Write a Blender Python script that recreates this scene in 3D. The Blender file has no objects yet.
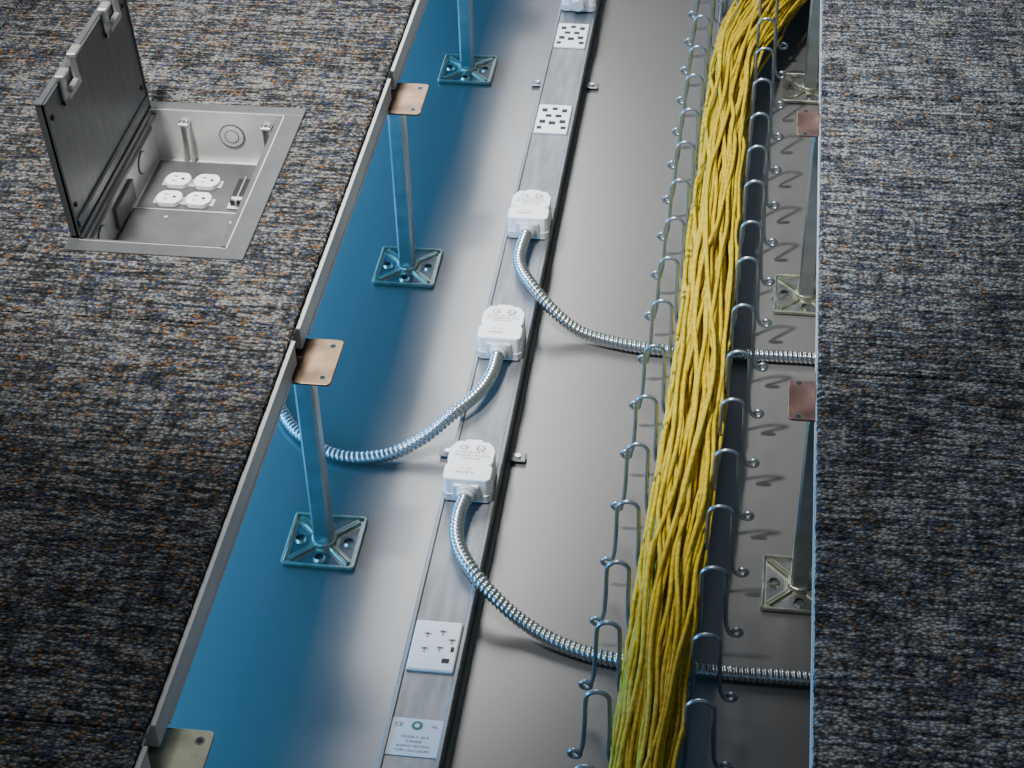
import bpy, bmesh, math, random
from mathutils import Vector, Matrix
random.seed(7)
S=bpy.context.scene
col=S.collection
# ------------------------------------------------------------------ materials
def newmat(name):
    m=bpy.data.materials.new(name);m.use_nodes=True
    nt=m.node_tree;b=nt.nodes["Principled BSDF"]
    return m,nt,b
def simple(name,c,rough=.5,metal=0.,nscale=0,namt=0.,bump=0.,stretch=(1,1,1),spec=None):
    m,nt,b=newmat(name)
    b.inputs["Base Color"].default_value=(*c,1);b.inputs["Roughness"].default_value=rough;b.inputs["Metallic"].default_value=metal
    if spec is not None:b.inputs["Specular IOR Level"].default_value=spec
    if nscale:
        tc=nt.nodes.new("ShaderNodeTexCoord");mp=nt.nodes.new("ShaderNodeMapping");mp.inputs["Scale"].default_value=stretch
        n=nt.nodes.new("ShaderNodeTexNoise");n.inputs["Scale"].default_value=nscale;n.inputs["Detail"].default_value=5
        nt.links.new(tc.outputs["Object"],mp.inputs[0]);nt.links.new(mp.outputs[0],n.inputs["Vector"])
        r=nt.nodes.new("ShaderNodeValToRGB")
        r.color_ramp.elements[0].position=.3;r.color_ramp.elements[1].position=.7
        r.color_ramp.elements[0].color=(*[max(0,v*(1-namt)) for v in c],1)
        r.color_ramp.elements[1].color=(*[min(1,v*(1+namt)) for v in c],1)
        nt.links.new(n.outputs["Fac"],r.inputs[0]);nt.links.new(r.outputs[0],b.inputs["Base Color"])
        if bump:
            bp=nt.nodes.new("ShaderNodeBump");bp.inputs["Strength"].default_value=bump;bp.inputs["Distance"].default_value=.002
            nt.links.new(n.outputs["Fac"],bp.inputs["Height"]);nt.links.new(bp.outputs[0],b.inputs["Normal"])
    return m
def carpet_mat(name,dark,mid,light,seed,org,blu,gain=1.):
    m,nt,b=newmat(name);L=nt.links;N=nt.nodes
    b.inputs["Roughness"].default_value=.95;b.inputs["Specular IOR Level"].default_value=.1
    tc=N.new("ShaderNodeTexCoord")
    def mapp(s,loc=(0,0,0)):
        q=N.new("ShaderNodeMapping");q.inputs["Scale"].default_value=s;q.inputs["Location"].default_value=loc
        L.new(tc.outputs["Object"],q.inputs[0]);return q
    v=N.new("ShaderNodeTexVoronoi");v.inputs["Scale"].default_value=1
    mv=mapp((225,290,225),(seed,seed,0));L.new(mv.outputs[0],v.inputs["Vector"])
    sep=N.new("ShaderNodeSeparateColor");L.new(v.outputs["Color"],sep.inputs[0])
    def noise(s,loc,det=3):
        n=N.new("ShaderNodeTexNoise");n.inputs["Scale"].default_value=1;n.inputs["Detail"].default_value=det
        q=mapp(s,loc);L.new(q.outputs[0],n.inputs["Vector"]);return n
    n1=noise((20,170,20),(seed,3,0),1.5);n2=noise((10,30,10),(seed*2,1,0),3);n3=noise((110,16,10),(1,seed,0),1)
    def math_(op,a,bb):
        x=N.new("ShaderNodeMath");x.operation=op
        for i,w in enumerate((a,bb)):
            if isinstance(w,(int,float)):x.inputs[i].default_value=w
            else:L.new(w,x.inputs[i])
        return x.outputs[0]
    s=math_("ADD",math_("MULTIPLY",n1.outputs["Fac"],.98),math_("MULTIPLY",n2.outputs["Fac"],.42))
    s=math_("ADD",s,math_("MULTIPLY",n3.outputs["Fac"],.35))
    s=math_("ADD",s,math_("MULTIPLY",sep.outputs[0],.25))
    s=math_("DIVIDE",s,1.4)
    r=N.new("ShaderNodeValToRGB");e=r.color_ramp.elements
    e[0].position=.56;e[0].color=(*dark,1);e[1].position=.84;e[1].color=(*light,1)
    x=e.new(.70);x.color=(*mid,1)
    L.new(s,r.inputs[0])
    def fleck(src,thr,colr,prev,nn):
        g=math_("GREATER_THAN",math_("ADD",src,math_("MULTIPLY",nn.outputs["Fac"],.6)),thr)
        g=math_("MULTIPLY",g,.7)
        mx=N.new("ShaderNodeMix");mx.data_type='RGBA';L.new(g,mx.inputs["Factor"]);L.new(prev,mx.inputs["A"]);mx.inputs["B"].default_value=(*colr,1)
        return mx.outputs["Result"]
    f1=noise((28,90,10),(7,seed,0),2);f2=noise((28,90,10),(17,seed+5,0),2)
    c=fleck(sep.outputs[1],1.225,org,r.outputs[0],f1)
    c=fleck(sep.outputs[2],1.21,blu,c,f2)
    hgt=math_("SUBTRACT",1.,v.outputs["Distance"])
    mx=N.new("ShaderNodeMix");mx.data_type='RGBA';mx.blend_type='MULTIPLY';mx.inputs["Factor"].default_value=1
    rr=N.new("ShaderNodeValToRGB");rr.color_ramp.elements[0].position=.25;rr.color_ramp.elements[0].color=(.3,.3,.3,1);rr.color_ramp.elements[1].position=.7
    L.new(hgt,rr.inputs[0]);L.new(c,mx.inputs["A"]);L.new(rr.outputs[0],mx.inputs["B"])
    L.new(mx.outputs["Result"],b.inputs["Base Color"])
    bp=N.new("ShaderNodeBump");bp.inputs["Strength"].default_value=1;bp.inputs["Distance"].default_value=.004
    L.new(hgt,bp.inputs["Height"]);L.new(bp.outputs[0],b.inputs["Normal"])
    return m
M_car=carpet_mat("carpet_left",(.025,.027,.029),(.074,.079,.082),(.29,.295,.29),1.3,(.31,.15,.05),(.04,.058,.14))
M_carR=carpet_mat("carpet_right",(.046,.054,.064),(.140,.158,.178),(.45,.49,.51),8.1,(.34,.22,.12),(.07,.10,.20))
M_slab=simple("slab_paint",(.105,.105,.103),.28,0,3,.05,spec=.85)
M_galv=simple("galvanised",(.55,.56,.57),.38,.85,25,.18,.1)
M_galvD=simple("galvanised_dark",(.16,.17,.18),.45,.8,40,.25,.1)
M_bus=simple("busway_steel",(.20,.212,.225),.48,.7,14,.22,.08,(6,1,6))
M_pan=simple("panel_pan_steel",(.50,.51,.52),.5,.3,30,.15,.1,(1,.1,1))
M_tube=simple("tube_steel",(.45,.50,.50),.32,.9,30,.15)
M_head=simple("head_bronze",(.155,.105,.066),.34,.9,28,.5,.12)
M_headG=simple("head_zinc",(.36,.37,.28),.32,.9,28,.3,.12)
M_headR=simple("head_pink",(.26,.155,.13),.36,.8,28,.4,.12)
M_base=simple("base_zinc",(.44,.46,.38),.30,.9,50,.25,.1)
M_white=simple("white_cast",(.84,.85,.86),.4,0,60,.03,.05)
M_cast=simple("grey_cast",(.55,.57,.60),.4,.2,60,.05)
M_label=simple("label_white",(.86,.86,.86),.5)
M_ink=simple("ink",(.02,.02,.02),.6)
M_green=simple("ink_green",(.05,.22,.12),.6)
M_black=simple("black_slot",(.006,.006,.007),.6)
M_conduit=simple("flex_conduit",(.46,.49,.52),.27,.95)
M_wire=simple("tray_wire",(.34,.40,.45),.30,.85)
M_lid=simple("lid_steel",(.14,.15,.157),.36,.6,20,.2,.05,(1,8,1))
M_frame=simple("frame_grey",(.085,.09,.094),.45,.3,30,.1)
M_inner=simple("well_steel",(.60,.60,.59),.42,.45,20,.15)
M_innerD=simple("well_plate",(.115,.12,.125),.42,.5,30,.15)
M_outlet=simple("outlet_white",(.90,.90,.88),.35)
m,nt,b=newmat("yellow_cable");M_yel=m
b.inputs["Roughness"].default_value=.45;b.inputs["Specular IOR Level"].default_value=.35
tc=nt.nodes.new("ShaderNodeTexCoord");n=nt.nodes.new("ShaderNodeTexNoise");n.inputs["Scale"].default_value=130;n.inputs["Detail"].default_value=3
r=nt.nodes.new("ShaderNodeValToRGB");r.color_ramp.elements[0].position=.3;r.color_ramp.elements[1].position=.72
r.color_ramp.elements[0].color=(.36,.25,.002,1);r.color_ramp.elements[1].color=(.66,.50,.012,1)
nt.links.new(tc.outputs["Object"],n.inputs["Vector"]);nt.links.new(n.outputs["Fac"],r.inputs[0]);nt.links.new(r.outputs[0],b.inputs["Base Color"])
bp=nt.nodes.new("ShaderNodeBump");bp.inputs["Strength"].default_value=.5;bp.inputs["Distance"].default_value=.003
nt.links.new(n.outputs["Fac"],bp.inputs["Height"]);nt.links.new(bp.outputs[0],b.inputs["Normal"])

# ------------------------------------------------------------------ helpers
def empty(name,loc=(0,0,0)):
    o=bpy.data.objects.new(name,None);o.location=loc;o.empty_display_size=.05;col.objects.link(o);return o
def obj(name,me,mat,parent=None,loc=None,rot=None):
    if mat is not None and len(me.materials)==0:me.materials.append(mat)
    o=bpy.data.objects.new(name,me);col.objects.link(o)
    if parent:o.parent=parent
    if loc is not None:o.location=loc
    if rot is not None:o.rotation_euler=rot
    return o
def mesh(name,vs,fs,smooth=False):
    me=bpy.data.meshes.new(name);me.from_pydata([tuple(v) for v in vs],[],fs);me.update()
    if smooth:
        for p in me.polygons:p.use_smooth=True
    return me
def bevel_bm(bm,w,seg=2):
    if w>0:
        bmesh.ops.bevel(bm,geom=list(bm.edges),offset=w,segments=seg,profile=.5,affect='EDGES',clamp_overlap=True)
def boxes(name,lst,mat,parent=None,bev=0,loc=None,rot=None,seg=1):
    bm=bmesh.new()
    for x0,x1,y0,y1,z0,z1 in lst:
        t=bmesh.new();bmesh.ops.create_cube(t,size=1)
        for v in t.verts:
            v.co=Vector(((x0+x1)/2+v.co.x*(x1-x0),(y0+y1)/2+v.co.y*(y1-y0),(z0+z1)/2+v.co.z*(z1-z0)))
        bevel_bm(t,bev,seg)
        tm=bpy.data.meshes.new("t");t.to_mesh(tm);t.free();bm.from_mesh(tm);bpy.data.meshes.remove(tm)
    me=bpy.data.meshes.new(name);bm.to_mesh(me);bm.free()
    return obj(name,me,mat,parent,loc,rot)
def prism(name,poly,z0,z1,mat,parent=None,bev=0,loc=None,rot=None,seg=2):
    n=len(poly);bm=bmesh.new()
    a=[bm.verts.new((x,y,z0)) for x,y in poly];c=[bm.verts.new((x,y,z1)) for x,y in poly]
    bm.faces.new(a[::-1]);bm.faces.new(c)
    for i in range(n):bm.faces.new((a[i],a[(i+1)%n],c[(i+1)%n],c[i]))
    bmesh.ops.recalc_face_normals(bm,faces=bm.faces)
    bevel_bm(bm,bev,seg)
    me=bpy.data.meshes.new(name);bm.to_mesh(me);bm.free()
    return obj(name,me,mat,parent,loc,rot)
def circle(cx,cy,r,n=24,flat=1.):return [(cx+r*math.cos(2*math.pi*i/n),cy+max(-flat*r,min(flat*r,r*math.sin(2*math.pi*i/n)))) for i in range(n)]
def catmull(pts,step):
    P=[Vector(p) for p in pts];P=[2*P[0]-P[1]]+P+[2*P[-1]-P[-2]];out=[]
    for i in range(1,len(P)-2):
        for k in range(40):
            t=k/40;a,b_,c,d=P[i-1],P[i],P[i+1],P[i+2]
            out.append(.5*((2*b_)+(c-a)*t+(2*a-5*b_+4*c-d)*t*t+(3*b_-a-3*c+d)*t**3))
    out.append(P[-2])
    res=[out[0]];acc=0
    for i in range(1,len(out)):
        seg=(out[i]-out[i-1]).length
        while acc+seg>=step:
            f=(step-acc)/seg;q=out[i-1].lerp(out[i],f);res.append(q);out[i-1]=q;seg=(out[i]-q).length;acc=0
        acc+=seg
    return res
def sweep(vs,fs,path,radf,ns,cap=True):
    base=len(vs);n=len(path);up=Vector((0,0,1))
    t0=(path[1]-path[0]).normalized()
    if abs(t0.z)>.9:up=Vector((0,1,0))
    nrm=(up-t0*up.dot(t0)).normalized()
    for i in range(n):
        t=(path[min(i+1,n-1)]-path[max(i-1,0)]).normalized()
        nrm=(nrm-t*nrm.dot(t)).normalized();bi=t.cross(nrm)
        for k in range(ns):
            a=2*math.pi*k/ns;r_=radf(i,a)
            vs.append(path[i]+nrm*math.cos(a)*r_+bi*math.sin(a)*r_)
    for i in range(n-1):
        for k in range(ns):
            a=base+i*ns+k;b_=base+i*ns+(k+1)%ns
            fs.append((a,b_,b_+ns,a+ns))
    if cap:
        fs.append(tuple(base+k for k in range(ns))[::-1]);fs.append(tuple(base+(n-1)*ns+k for k in range(ns)))
def text(name,body,x,y,z,size,mat,parent,sx=1):
    c=bpy.data.curves.new(name,"FONT");c.body=body;c.size=size;c.align_x='CENTER';c.align_y='CENTER';c.materials.append(mat)
    o=bpy.data.objects.new(name,c);col.objects.link(o);o.location=(x,y,z);o.scale=(sx,1,1);o.parent=parent;return o

H=.3055;ZC=.3505;P=.6096;W=.603
# ------------------------------------------------------------------ floor slab
boxes("floor",[(-2.2,2.6,-2.0,4.2,-.05,0)],M_slab)

# ------------------------------------------------------------------ carpeted panels
def carpet_piece(vs,fs,x0,x1,y0,y1,z0,z1):
    st=.003
    def edge(a,b_):
        n=max(1,int((Vector(b_)-Vector(a)).length/st));return [(a[0]+(b_[0]-a[0])*i/n,a[1]+(b_[1]-a[1])*i/n) for i in range(n)]
    per=edge((x0,y0),(x1,y0))+edge((x1,y0),(x1,y1))+edge((x1,y1),(x0,y1))+edge((x0,y1),(x0,y0))
    rings=[]
    for z,ins,j in ((z0,0.0005,.0003),(z0+(z1-z0)*.6,-.0006,.0009),(z1-.0008,.0004,.0009),(z1,.0028,.0008)):
        b_=len(vs)
        for x,y in per:
            jx,jy=random.uniform(-j,j),random.uniform(-j,j)
            dx=(ins if x<=x0+1e-6 else (-ins if x>=x1-1e-6 else 0));dy=(ins if y<=y0+1e-6 else (-ins if y>=y1-1e-6 else 0))
            vs.append(Vector((x+dx+jx,y+dy+jy,z+(random.uniform(-.0005,.0005) if z>z0 else 0))))
        rings.append(b_)
    n=len(per)
    for a,b_ in zip(rings,rings[1:]):
        for i in range(n):fs.append((a+i,a+(i+1)%n,b_+(i+1)%n,b_+i))
    fs.append(tuple(rings[-1]+i for i in range(n)))
    fs.append(tuple(rings[0]+i for i in range(n))[::-1])
BX0,BX1,BY0,BY1=-.33,-.0995,.1285,.489
IX0,IX1,IY0,IY1=-.318,-.126,.150,.470
def panel(x0,x1,y0,y1,mat,hole=None,back=0,g=.0012):
    e=empty("carpeted_floor_panel",((x0+x1)/2,(y0+y1)/2,H))
    inv=Matrix.Translation((-(x0+x1)/2,-(y0+y1)/2,-H))
    g2=.0028;cut=.020
    xc=x1-back
    if hole:
        hx0,hx1,hy0,hy1=hole
        R4=lambda a,b_,g:[(a,b_,y0+g,hy0),(a,b_,hy1,y1-g),(a,hx0,hy0,hy1),(hx1,b_,hy0,hy1)]
        ca=R4(x0+g,xc-g,g);pa=R4(x0+cut,x1-cut,g2);ta=R4(x0+g2,x1-g2,g2)
    else: ca=[(x0+g,xc-g,y0+g,y1-g)];pa=[(x0+cut,x1-cut,y0+g2,y1-g2)];ta=[(x0+g2,x1-g2,y0+g2,y1-g2)]
    vs,fs=[],[]
    for c in ca:carpet_piece(vs,fs,*c,ZC-.008,ZC)
    o=obj("carpet_tile",mesh("carpet",vs,fs),mat,e);o.matrix_parent_inverse=inv
    L=[(c[0],c[1],c[2],c[3],H+.0005,ZC-.010) for c in pa]
    for c in ta:
        L.append((c[0]+(.004 if c[0]<x0+.01 else 0),c[1]-(.004 if c[1]>x1-.01 else 0),c[2],c[3],ZC-.0105,ZC-.008))
    for a,b_ in ((x0+g2,x0+cut),(x1-cut,x1-g2)):
        L.append((a,b_,y0+.014,y1-.014,H+.004,ZC-.0105))
    L.append((x0+g2-.001,x0+cut,y0+.012,y1-.012,ZC-.0115,ZC-.008));L.append((x1-cut,x1-g2+.001,y0+.012,y1-.012,ZC-.0115,ZC-.008))
    L.append((x0+g2-.001,x0+g2+.004,y0+.045,y1-.045,H+.0005,H+.005));L.append((x1-g2-.004,x1-g2+.001,y0+.045,y1-.045,H+.0005,H+.005))
    o=boxes("steel_pan",L,M_pan,e,.0004);o.matrix_parent_inverse=inv
for iy in range(-2,6):
    for ix in range(0,3):
        hole=(IX0,IX1,IY0,IY1) if (ix==0 and iy==0) else None
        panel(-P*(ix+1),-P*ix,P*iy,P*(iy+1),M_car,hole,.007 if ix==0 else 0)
    for ix in range(0,2):
        yo=-.012
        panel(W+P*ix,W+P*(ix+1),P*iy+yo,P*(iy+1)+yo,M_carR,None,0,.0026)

# ------------------------------------------------------------------ pedestals
def ped_meshes():
    w=.046
    def rr(w,r=.006,n=5):
        p=[]
        for cx,cy,a0 in ((w-r,w-r,0),(-w+r,w-r,90),(-w+r,-w+r,180),(w-r,-w+r,270)):
            for k in range(n+1):
                a=math.radians(a0+90*k/n);p.append((cx+r*math.cos(a),cy+r*math.sin(a)))
        return p
    t=[]
    t.append(prism("base_plate",rr(w),.0,.003,M_base,None,.0006,seg=1))
    rim=[]
    for s in (-1,1):
        rim.append((-w,w,s*w-.002,s*w+.002,.001,.0075));rim.append((s*w-.002,s*w+.002,-w,w,.001,.0075))
    t.append(boxes("base_rim",rim,M_base,None,.0012))
    vs,fs=[],[]
    def bar(p,q,wd,z):
        p=Vector((*p,0));q=Vector((*q,0));d=(q-p).normalized();n=Vector((-d.y,d.x,0));b_=len(vs)
        for r_ in (p,q):
            vs.extend([r_+n*wd+Vector((0,0,.003)),r_+n*wd*.45+Vector((0,0,z)),r_-n*wd*.45+Vector((0,0,z)),r_-n*wd+Vector((0,0,.003))])
        for k in range(3):fs.append((b_+k,b_+k+1,b_+k+5,b_+k+4))
        fs.append((b_,b_+1,b_+2,b_+3));fs.append((b_+7,b_+6,b_+5,b_+4))
    def rot(p,a):
        c,s=math.cos(a),math.sin(a);return (p[0]*c-p[1]*s,p[0]*s+p[1]*c)
    rv,rf=[],[]
    for k in range(4):
        a=k*math.pi/2
        bar(rot((.012,.0095),a),rot((.040,.0375),a),.0022,.0075)
        bar(rot((.0095,.012),a),rot((.0375,.040),a),.0022,.0075)
        b_=len(rv)
        for p in ((.020,-.009),(.041,-.030),(.041,.030),(.020,.009)):
            q=rot(p,a);rv.append(Vector((q[0],q[1],.0034)))
        rf.append((b_,b_+1,b_+2,b_+3))
    t.append(obj("base_rib",mesh("rib",vs,fs),M_base))
    t.append(obj("base_recess",mesh("rec",rv,rf),M_galvD))
    vs,fs=[],[]
    for k in range(4):
        a=k*math.pi/2
        c=rot((.032,0),a);b_=len(vs)
        vs.extend([Vector((x,y,.0075)) for x,y in circle(c[0],c[1],.0062,14)]+[Vector((x,y,.0036)) for x,y in circle(c[0],c[1],.0085,14)])
        for i in range(14):fs.append((b_+i,b_+(i+1)%14,b_+14+(i+1)%14,b_+14+i))
    t.append(obj("base_boss",mesh("boss",vs,fs,True),M_base))
    t.append(prism("base_hub",circle(0,0,.0165),.002,.012,M_base,None,.003))
    q=.0120;c=.003
    t.append(prism("stem",[(q-c,q),(-q+c,q),(-q,q-c),(-q,-q+c),(-q+c,-q),(q-c,-q),(q,-q+c),(q,q-c)],.008,H-.02,M_tube))
    t.append(prism("stem_collar",circle(0,0,.012),H-.045,H-.004,M_galvD))
    t.append(prism("level_nut",circle(0,0,.017,6),H-.026,H-.016,M_tube,None,.001))
    return t
proto=ped_meshes()
def pedestal(x,y,headm,hp=.043):
    e=empty("floor_pedestal",(x,y,0))
    for o in proto:
        n=bpy.data.objects.new(o.name,o.data);col.objects.link(n);n.parent=e
    r=.006;pl=[]
    for cx_,cy_,a0 in ((hp-r,hp-r,0),(-hp+r,hp-r,90),(-hp+r,-hp+r,180),(hp-r,-hp+r,270)):
        for k in range(5):
            a=math.radians(a0+22.5*k);pl.append((cx_+r*math.cos(a),cy_+r*math.sin(a)))
    prism("head_plate",pl,H-.0042,H-.0012,headm,e,.0008,seg=2)
    prism("head_boss",circle(0,0,.019),H-.010,H-.004,headm,e,.002)
    for sx in(-1,1):
        for sy in(-1,1):
            prism("screw_hole",circle(sx*(hp-.012),sy*.030,.0034,14),H-.0013,H-.0009,M_black,e)
            prism("screw_rim",circle(sx*(hp-.012),sy*.030,.0052,14),H-.0014,H-.0010,M_galvD,e)
for k in range(-1,5):
    pedestal(0.0,P*k,M_headG if k==-1 else M_head);pedestal(W+.007,P*k-.012,M_headR,.035)
for o in proto:bpy.data.objects.remove(o)

# ------------------------------------------------------------------ busway
bus=empty("power_busway",(.18,.6,0))
inv=Matrix.Translation((-.18,-.6,0))
def child(o,e,inv):o.parent=e;o.matrix_parent_inverse=inv;return o
bx0,bx1=.1465,.2130
child(boxes("channel",[(bx0,bx1,-1.2,3.6,.0,.038)],M_bus,None,.0015),bus,inv)
child(boxes("cover_lip",[(bx0-.002,bx0+.004,-1.2,3.6,.030,.0405),(bx1-.004,bx1+.002,-1.2,3.6,.030,.0405)],M_bus,None,.0012),bus,inv)
child(boxes("side_flange",[(bx1,bx1+.006,-1.2,3.6,.0,.004),(bx0-.006,bx0,-1.2,3.6,.0,.004)],M_bus,None,.001),bus,inv)
for y in (.187,1.18,-.82):
    for s,xx in ((1,bx1),(-1,bx0)):
        xa,xb=sorted((xx,xx+s*.026))
        child(boxes("mounting_ear",[(xa,xb,y-.009,y+.009,.004,.0065)],M_galvD,None,.001),bus,inv)
        child(prism("ear_bolt",circle(xx+s*.015,y,.004,12),.0065,.0095,M_galv),bus,inv)
cx=.18
def outlet_plate(y0,y1,kind):
    x0,x1=cx-.028,cx+.028
    child(boxes("outlet_cover",[(x0,x1,y0,y1,.037,.0425)],M_white,None,.0015),bus,inv)
    z=.0426;sl=[]
    h=y1-y0
    if kind==0:
        for fx,fy,w_,l_ in ((.2,.78,.16,.12),(.5,.84,.16,.10),(.8,.78,.16,.12),(.35,.58,.18,.1),(.65,.58,.18,.1),(.2,.36,.18,.12),(.5,.32,.2,.12),(.8,.38,.18,.12),(.86,.16,.16,.1),(.14,.14,.14,.1)):
            X=x0+(x1-x0)*fx;Y=y0+h*fy;sl.append((X-w_*.028,X+w_*.028,Y-l_*h*.5,Y+l_*h*.5,z-.001,z+.0003))
        child(boxes("socket_slots",sl,M_black),bus,inv)
    else:
        g=[]
        for fx,fy in ((.3,.72),(.62,.78),(.3,.42),(.62,.45),(.85,.62)):
            X=x0+(x1-x0)*fx;Y=y0+h*fy
            g.append((X-.0042,X+.0042,Y-.0014,Y+.0014,z-.001,z+.0003));g.append((X-.0012,X+.0012,Y-.006,Y+.001,z-.001,z+.0003))
        child(boxes("socket_keys",g,M_galvD),bus,inv)
        child(boxes("socket_slots",[(x1-.016,x1-.007,y0+.012,y0+.019,z-.001,z+.0003),(x1-.008,x1-.004,y0+.030,y0+.038,z-.001,z+.0003)],M_black),bus,inv)
outlet_plate(-.237,-.158,1);outlet_plate(.960,1.048,0);outlet_plate(1.25,1.335,0)
ly=.009
child(boxes("rating_label",[(cx-.030,cx+.030,-.372+ly,-.318+ly,.0381,.0390)],M_label),bus,inv)
for i,(s,sz) in enumerate((("125/250 V  20 A",.005),("3 PHASE",.005),("BUSWAY SECTION",.0045),("TYPE 1 ENCLOSURE",.0045))):
    child(text("label_text",s,cx,-.345+ly-i*.0066,.0392,sz,M_ink,None),bus,inv)
child(text("label_text","CE",cx-.021,-.328+ly,.0392,.008,M_ink,None),bus,inv)
child(prism("label_emblem",circle(cx,-.328+ly,.0065),.0390,.0393,M_green),bus,inv)
child(prism("label_emblem_core",circle(cx,-.328+ly,.003),.0393,.0395,M_label),bus,inv)
child(text("label_text","UL",cx+.020,-.328+ly,.0392,.006,M_ink,None),bus,inv)

# ------------------------------------------------------------------ plug-in units
def plug(x,y0,name="plug_in_unit"):
    e=empty(name,(x,y0,.0405))
    a,bq=.031,.0275
    prof=[(-a+.005,0),(a-.005,0),(a,.005),(a,.026),(a-.0025,.029),(a-.0025,.034),(a-.001,.037),(a-.001,.060),(bq-.004,.072),(bq-.008,.075),(.012,.075),(.010,.079),(-.010,.079),(-.012,.075),(-bq+.008,.075),(-bq+.004,.072),(-a+.001,.060),(-a+.001,.037),(-a+.0025,.034),(-a+.0025,.029),(-a,.026),(-a,.005)]
    prism("housing",prof,.008,.038,M_white,e,.0022,seg=3)
    prism("skirt",[(px*1.03,py*1.0-.001) for px,py in prof],.0,.012,M_cast,e,.001)
    boxes("nose",[(-.018,.018,-.004,.010,.003,.030)],M_cast,e,.003,seg=2)
    z=.0382
    prism("label",[(-.023,.034),(.023,.034),(.023,.068),(-.023,.068)],.0378,z,M_label,e)
    prism("label",[(-.022,.008),(.022,.008),(.022,.026),(-.022,.026)],.0378,z,M_label,e)
    text("label_text","CE",-.011,.061,z+.0002,.011,M_ink,e)
    prism("emblem",circle(.011,.061,.0060),z,z+.0002,M_ink,e);prism("emblem_core",circle(.011,.061,.0044),z+.0002,z+.0004,M_label,e)
    text("emblem_text","UL",.011,.061,z+.0006,.005,M_ink,e)
    for i,s in enumerate(("POWER TAP 20A 125V","USE COPPER WIRE ONLY","INDOOR USE")):text("label_text",s,0,.052-i*.0058,z+.0002,.0050,M_ink,e,.86)
    for i,s in enumerate(("L1  L2","PHASE A")):text("label_text",s,-.004,.021-i*.008,z+.0002,.0062,M_ink,e)
    for sx in (-1,1):prism("screw",circle(sx*.0245,.031,.0022,12),.0365,.0388,M_galv,e)
    vs,fs=[],[];pth=[Vector((.0,-.002,.019)),Vector((.0,-.009,.019)),Vector((.0,-.0095,.019)),Vector((.0,-.016,.0185))]
    rad=[.0130,.0130,.0112,.0112];sweep(vs,fs,pth,lambda i,a:rad[i],20);obj("coupling",mesh("cpl",vs,fs,False),M_cast,e)
    return e
plug(.182,.652);plug(.180,.352);plug(.1795,.056);plug(.182,1.385)

# ------------------------------------------------------------------ conduits
def conduit(pts,name="flexible_conduit"):
    pitch=.0068;step=pitch/6
    path=catmull(pts,step)
    vs,fs=[],[]
    def rad(i,a):
        ph=(i/6.0-a/(2*math.pi))%1.0
        return .0068+.0027*(math.sin(ph*math.pi)**.7 if ph<1 else 0)
    sweep(vs,fs,path,rad,18)
    return obj(name,mesh(name,vs,fs,True),M_conduit)
conduit([(.182,.639,.059),(.179,.605,.0567),(.180,.572,.0567),(.190,.54,.057),(.210,.507,.055),(.238,.480,.040),(.27,.463,.022),(.302,.453,.013),(.373,.438,.0105),(.46,.434,.0105),(.62,.438,.0105),(.85,.43,.0105)])
conduit([(.180,.339,.059),(.178,.305,.0567),(.171,.272,.0567),(.157,.240,.0567),(.134,.212,.051),(.100,.187,.030),(.055,.166,.013),(.000,.156,.0105),(-.050,.176,.0105),(-.106,.232,.0105),(-.18,.38,.0105)])
conduit([(.1795,.043,.059),(.176,.012,.0567),(.179,-.022,.0567),(.189,-.052,.057),(.208,-.082,.055),(.238,-.108,.040),(.275,-.128,.021),(.322,-.150,.012),(.385,-.167,.0105),(.48,-.173,.0105),(.624,-.173,.0105),(.85,-.17,.0105)])

# ------------------------------------------------------------------ wire cable tray
tray=empty("wire_cable_tray",(.455,.5,0))
invt=Matrix.Translation((-.455,-.5,0))
def cxy(y):
    return .4535+.013*math.tanh((y-.1)/.45)+.0035*(y-.1)
vs,fs=[],[]
rw=.0027
def wire(pts,step=.004,ns=8,r_=rw):
    sweep(vs,fs,catmull(pts,step),lambda i,a:r_,ns)
y=-.951
while y<2.6:
    c=cxy(y);j=lambda s=.002:random.uniform(-s,s)
    def side(s):
        w_=.029 if s>0 else .026
        xi=c+s*(.043 if s>0 else .041);xo=xi+s*w_;zt=.150+j();zb=.028
        jy=j(.006)
        q=[(c+s*.02,y,.0275),(c+s*.036,y,.031),(xi,y,.045),(xi+j(.001),y+jy*.5,.085),(xi,y+jy,zt-.016)]
        xm=(xi+xo)/2;rr_=w_/2
        for a in (150,120,90,60,30):
            q.append((xm+s*math.cos(math.radians(a))*rr_,y+jy,zt-.014+.014*math.sin(math.radians(a))))
        q+=[(xo,y+jy,zt-.018),(xo+s*.001,y+jy*.6,.100),(xo+s*.003,y,.062),(xo+s*.006,y,.046)]
        k=.017 if s>0 else .013
        ex,ez=xo+s*k,.043
        q.append((xo+s*(k-.006),y,.0385))
        for a in (-90,-45,0,45,90,135,180):
            q.append((ex+s*.0055*math.cos(math.radians(a)),y+.0,ez+.0055*math.sin(math.radians(a))))
        return q
    l=side(-1);r2=side(1)
    wire(l[::-1]+r2,.003)
    y+=P/6
for s in(-.03,.0,.03):
    wire([(cxy(t)+s,t,.0250) for t in [(-1.0+.15*k) for k in range(25)]],.03,8)
o=obj("wires",mesh("tray_wires",vs,fs,True),M_wire);child(o,tray,invt)
ft=[]
for k in range(-2,9):
    yy=k*.3048-.05
    for s in (-.03,.03):ft.append((cxy(yy)+s-.005,cxy(yy)+s+.005,yy-.006,yy+.006,0,.0235))
child(boxes("tray_feet",ft,M_wire,None,.001),tray,invt)

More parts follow.
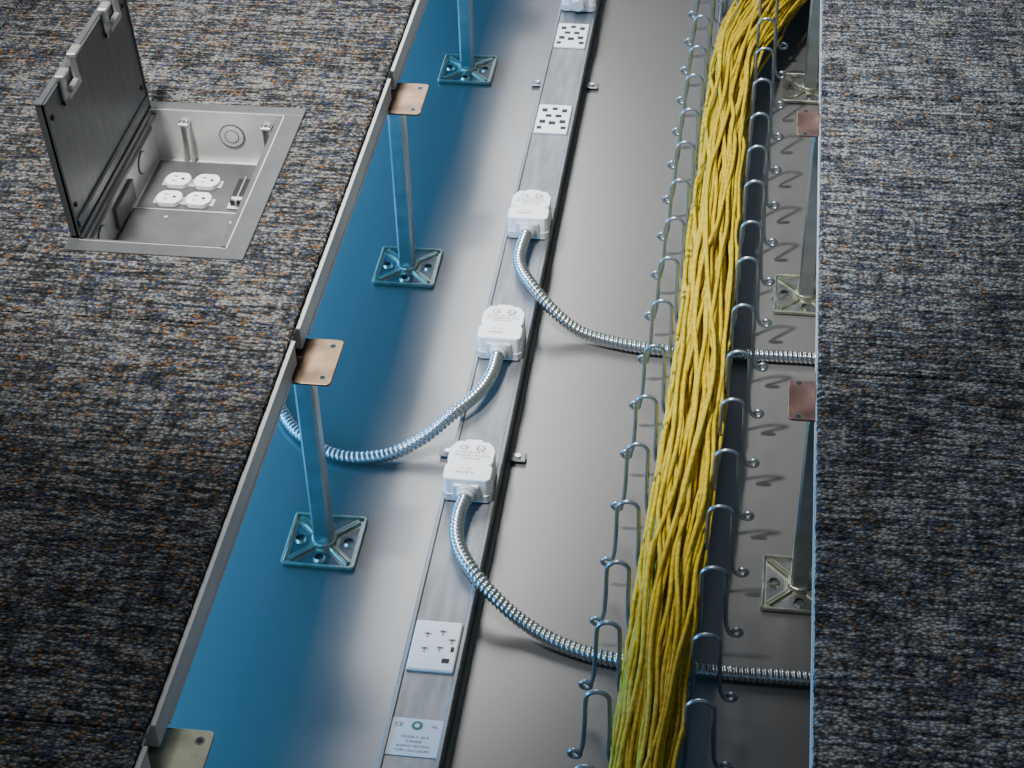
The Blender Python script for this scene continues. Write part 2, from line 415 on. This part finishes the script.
# ------------------------------------------------------------------ yellow cables
cu=bpy.data.curves.new("yellow_cable_bundle","CURVE");cu.dimensions='3D';cu.bevel_depth=.0028;cu.bevel_resolution=2;cu.materials.append(M_yel)
NS=110
for k in range(NS):
    a0=random.uniform(0,2*math.pi);r0=math.sqrt((k+.5)/NS)
    ax,az=r0*math.cos(a0),r0*math.sin(a0)
    w=[(random.uniform(.20,.50),random.uniform(2.5,6.5),random.uniform(0,6.28)),(random.uniform(.10,.26),random.uniform(7,13),random.uniform(0,6.28)),(random.uniform(.02,.07),random.uniform(20,45),random.uniform(0,6.28))]
    w2=[(random.uniform(.12,.3),random.uniform(3,7),random.uniform(0,6.28)),(random.uniform(.08,.20),random.uniform(9,16),random.uniform(0,6.28)),(random.uniform(.01,.04),random.uniform(25,50),random.uniform(0,6.28))]
    lim=random.uniform(.80,1.24);fan=random.uniform(-1,1)
    pts=[];y=-1.0
    while y<2.7:
        u=ax+sum(A*math.sin(f*y+p_) for A,f,p_ in w);v=az+sum(A*math.sin(f*y+p_) for A,f,p_ in w2)
        d=math.hypot(u,v)
        if d>lim:
            q_=lim*(1+.06*math.sin(19*y+a0*7));u,v=u/d*q_,v/d*q_
        t=max(0,min(1,(y-1.10)/.6));t=t*t*(3-2*t)
        hw=.0345+.030*t+.002*math.sin(y*5.1+1);hh=.038-.013*t
        cxx=cxy(y)+.003+.115*t+.003*math.sin(y*6+.5)+fan*.020*t
        px=u*hw
        if t<.05:px=max(-.0372,min(.0385,px))
        pts.append((cxx+px,y,max(.034,.0345+hh+v*hh)))
        y+=.015
    sp=cu.splines.new('POLY');sp.points.add(len(pts)-1)
    for i,q in enumerate(pts):sp.points[i].co=(*q,1)
    sp.use_smooth=True
o=bpy.data.objects.new("yellow_cable_bundle",cu);col.objects.link(o)

# ------------------------------------------------------------------ floor outlet box
fb=empty("floor_outlet_box",((BX0+BX1)/2,(BY0+BY1)/2,ZC))
invb=Matrix.Translation((-(BX0+BX1)/2,-(BY0+BY1)/2,-ZC))
def fbox(*a,**k):o=boxes(*a,**k);child(o,fb,invb);return o
def fpr(*a,**k):o=prism(*a,**k);child(o,fb,invb);return o
zt=ZC+.0025;zb=.272
fbox("trim_flange",[(BX0,BX1,BY0,IY0,ZC-.001,zt),(BX0,BX1,IY1,BY1,ZC-.001,zt),(BX0,IX0,IY0,IY1,ZC-.001,zt),(IX1,BX1,IY0,IY1,ZC-.001,zt)],M_frame,None,.0008)
t_=.0015
fbox("well_walls",[(IX0,IX1,IY0,IY0+t_,zb,zt-.001),(IX0,IX1,IY1-t_,IY1,zb,zt-.001),(IX0,IX0+t_,IY0,IY1,zb,zt-.001),(IX1-t_,IX1,IY0,IY1,zb,zt-.001),(IX0,IX1,IY0,IY1,zb-.002,zb)],M_inner)
fbox("inner_ledge",[(IX1-.010,IX1,IY0,IY1,zt-.006,zt-.003),(IX0,IX1,IY0,IY0+.008,zt-.006,zt-.003),(IX0,IX0+.008,IY0,IY1,zt-.010,zt-.007)],M_frame,None,.0008)
fbox("receptacle_plate",[(IX0+.006,IX1-.006,.338,IY1-.012,zb,zb+.004)],M_innerD,None,.001)
fbox("compartment_cover",[(IX0+.004,IX1-.004,IY0+.004,.334,zb,zb+.006)],M_innerD,None,.0012)
fbox("compartment_lip",[(IX0+.004,IX1-.004,.3325,.334,zb+.005,zb+.007)],M_inner,None,.0003)
for x,y in ((-.262,.315),(-.150,.180),(-.17,.31),(-.29,.18)):fpr("screw",circle(x,y,.0028,12),zb+.006,zb+.0075,M_inner)
def disc_y(name,x,z,r,y0,y1,mat):
    vs=[];fs=[];sweep(vs,fs,[Vector((x,y0,z)),Vector((x,y1,z))],lambda i,a:r,28);o=obj(name,mesh(name,vs,fs),mat);child(o,fb,invb)
def disc_x(name,y,z,r,x0,x1,mat):
    vs=[];fs=[];sweep(vs,fs,[Vector((x0,y,z)),Vector((x1,y,z))],lambda i,a:r,28);o=obj(name,mesh(name,vs,fs),mat);child(o,fb,invb)
yb=IY1-t_
disc_y("knockout_ring",-.205,.315,.0185,yb-.0012,yb,M_innerD);disc_y("knockout",-.205,.315,.0165,yb-.002,yb,M_inner);disc_y("knockout_core_ring",-.205,.315,.0105,yb-.0024,yb,M_innerD);disc_y("knockout_core",-.205,.315,.009,yb-.0028,yb,M_inner)
xl=IX0+t_
for yy in (.40,.22):
    disc_x("side_knockout_ring",yy,.308,.0165,xl,xl+.0012,M_innerD);disc_x("side_knockout",yy,.308,.0145,xl,xl+.002,M_inner)
for x in (-.275,-.264,-.158,-.147):
    fbox("wall_bracket",[(x-.0015,x+.0015,yb-.012,yb,zb,.338)],M_inner,None,.0005)
for x in (-.2695,-.1525):
    fbox("wall_bracket",[(x-.0075,x+.0075,yb-.013,yb,.334,.338)],M_inner,None,.0008)
    fpr("bracket_screw",circle(x,yb-.007,.003,12),.338,.3395,M_galvD)
fbox("side_wall_strip",[(IX0+t_,IX0+t_+.004,.17,.45,.330,.338),(IX0+t_,IX0+t_+.006,.270,.345,.285,.318)],M_innerD,None,.001)
for Y in (.403,.358):
    zz=zb+.004
    fbox("receptacle_yoke",[(-.291,-.206,Y-.008,Y+.008,zz,zz+.0015)],M_inner,None,.0006)
    for X in (-.269,-.228):
        fpr("receptacle_face",circle(X,Y,.0180,28,.84),zz,zz+.007,M_outlet,bev=.0006,seg=1)
        z=zz+.0071
        fbox("receptacle_slots",[(X-.008,X-.002,Y+.0045,Y+.0064,z-.001,z+.0002),(X-.007,X-.0025,Y-.0064,Y-.0045,z-.001,z+.0002)],M_black)
        fpr("ground_hole",circle(X+.007,Y,.0026,10),z-.001,z+.0002,M_black)
    fpr("centre_screw",circle(-.2485,Y,.002,10),zz+.001,zz+.0032,M_galv)
zz=zb+.004
fbox("data_jack_plate",[(-.186,-.152,.345,.410,zz,zz+.003)],M_inner,None,.001)
fbox("data_jack_block",[(-.182,-.158,.350,.404,zz+.003,zz+.012)],M_black,None,.001)
fbox("data_jack_strap",[(-.174,-.171,.346,.408,zz+.003,zz+.014),(-.163,-.160,.346,.408,zz+.003,zz+.014),(-.18,-.16,.350,.356,zz+.010,zz+.015)],M_galv,None,.001)
LW=.192;lean=-.055
lid=empty("lid_hinge");lid.location=(IX0+.002,0,ZC+.004);lid.rotation_euler=(0,lean,0);child(lid,fb,invb)
y0,y1=IY0+.002,IY1-.002
def lb(*a,**k):o=boxes(*a,**k);o.parent=lid;return o
lb("lid_sheet",[(-.004,-.001,y0,y1,.0,LW)],M_lid)
lb("lid_rim",[(-.012,.001,y0,y0+.003,0,LW),(-.012,.001,y1-.003,y1,0,LW),(-.012,.001,y0,y1,LW-.003,LW),(-.012,.001,y0,y1,0,.003)],M_frame,None,.0006)
lb("lid_stiffener",[(-.001,.003,y0+.006,y1-.006,.010,.022)],M_lid,None,.001)
lb("lid_insert",[(-.011,-.004,y0+.003,y1-.003,.003,LW-.003)],M_car)
for yc in (.235,.405):
    lb("latch",[(-.001,.004,yc-.030,yc+.030,LW-.034,LW-.024),(-.001,.004,yc-.030,yc-.014,LW-.034,LW+.008),(-.001,.004,yc+.012,yc+.028,LW-.026,LW+.014),
        (-.001,.012,yc-.036,yc-.014,LW+.006,LW+.012),(-.001,.012,yc+.012,yc+.036,LW+.010,LW+.016),(.001,.009,yc-.014,yc+.012,LW-.024,LW-.017)],M_galv,None,.0015)
for yc,z in ((y0+.015,.165),(y0+.015,.04),(y1-.015,.165),(y1-.015,.04)):
    lb("rivet",[(-.001,.001,yc-.003,yc+.003,z-.003,z+.003)],M_black,None,.0008)

# ------------------------------------------------------------------ lights
def area(name,loc,target,sx,sy,power,c):
    l=bpy.data.lights.new(name,'AREA');l.shape='RECTANGLE';l.size=sx;l.size_y=sy;l.energy=power;l.color=c
    o=bpy.data.objects.new(name,l);o.location=loc;o.rotation_euler=(Vector(target)-Vector(loc)).to_track_quat('-Z','Y').to_euler();col.objects.link(o);return o
l=bpy.data.lights.new("key_spot",'SPOT');l.energy=640;l.spot_size=math.radians(41);l.spot_blend=1.;l.shadow_soft_size=.08;l.color=(1,.98,.95)
o=bpy.data.objects.new("key_spot",l);o.location=(-.50,-.25,2.6);o.rotation_euler=(Vector((.14,.64,0))-o.location).to_track_quat('-Z','Y').to_euler();col.objects.link(o)
area("underfloor_blue_lamp",(-.42,.5,.17),(.1,.5,.0),3.2,.12,23,(.10,.49,1.))
area("overhead_softbox",(-.31,2.75,1.9),(-.31,2.7501,0),.56,3.0,68,(1,.985,.97))
w=bpy.data.worlds.new("world");S.world=w;w.use_nodes=True
w.node_tree.nodes["Background"].inputs[0].default_value=(.58,.63,.70,1);w.node_tree.nodes["Background"].inputs[1].default_value=.32

# ------------------------------------------------------------------ camera
yaw,pitch,roll=-.1545,.6873,-.0315
cy,sy=math.cos(yaw),math.sin(yaw);cp,sp=math.cos(pitch),math.sin(pitch);cr,sr=math.cos(roll),math.sin(roll)
f=Vector((sy*cp,cy*cp,-sp));rt=Vector((cy,-sy,0));up=rt.cross(f)
r2=cr*rt+sr*up;u2=-sr*rt+cr*up
cd=bpy.data.cameras.new("camera");cd.sensor_width=36;cd.lens=1849.21/1024*36;cd.clip_start=.05
co=bpy.data.objects.new("camera",cd)
mw=Matrix((( r2.x,u2.x,-f.x,.5120),(r2.y,u2.y,-f.y,-1.6694),(r2.z,u2.z,-f.z,1.6757),(0,0,0,1)))
co.matrix_world=mw;col.objects.link(co);S.camera=co
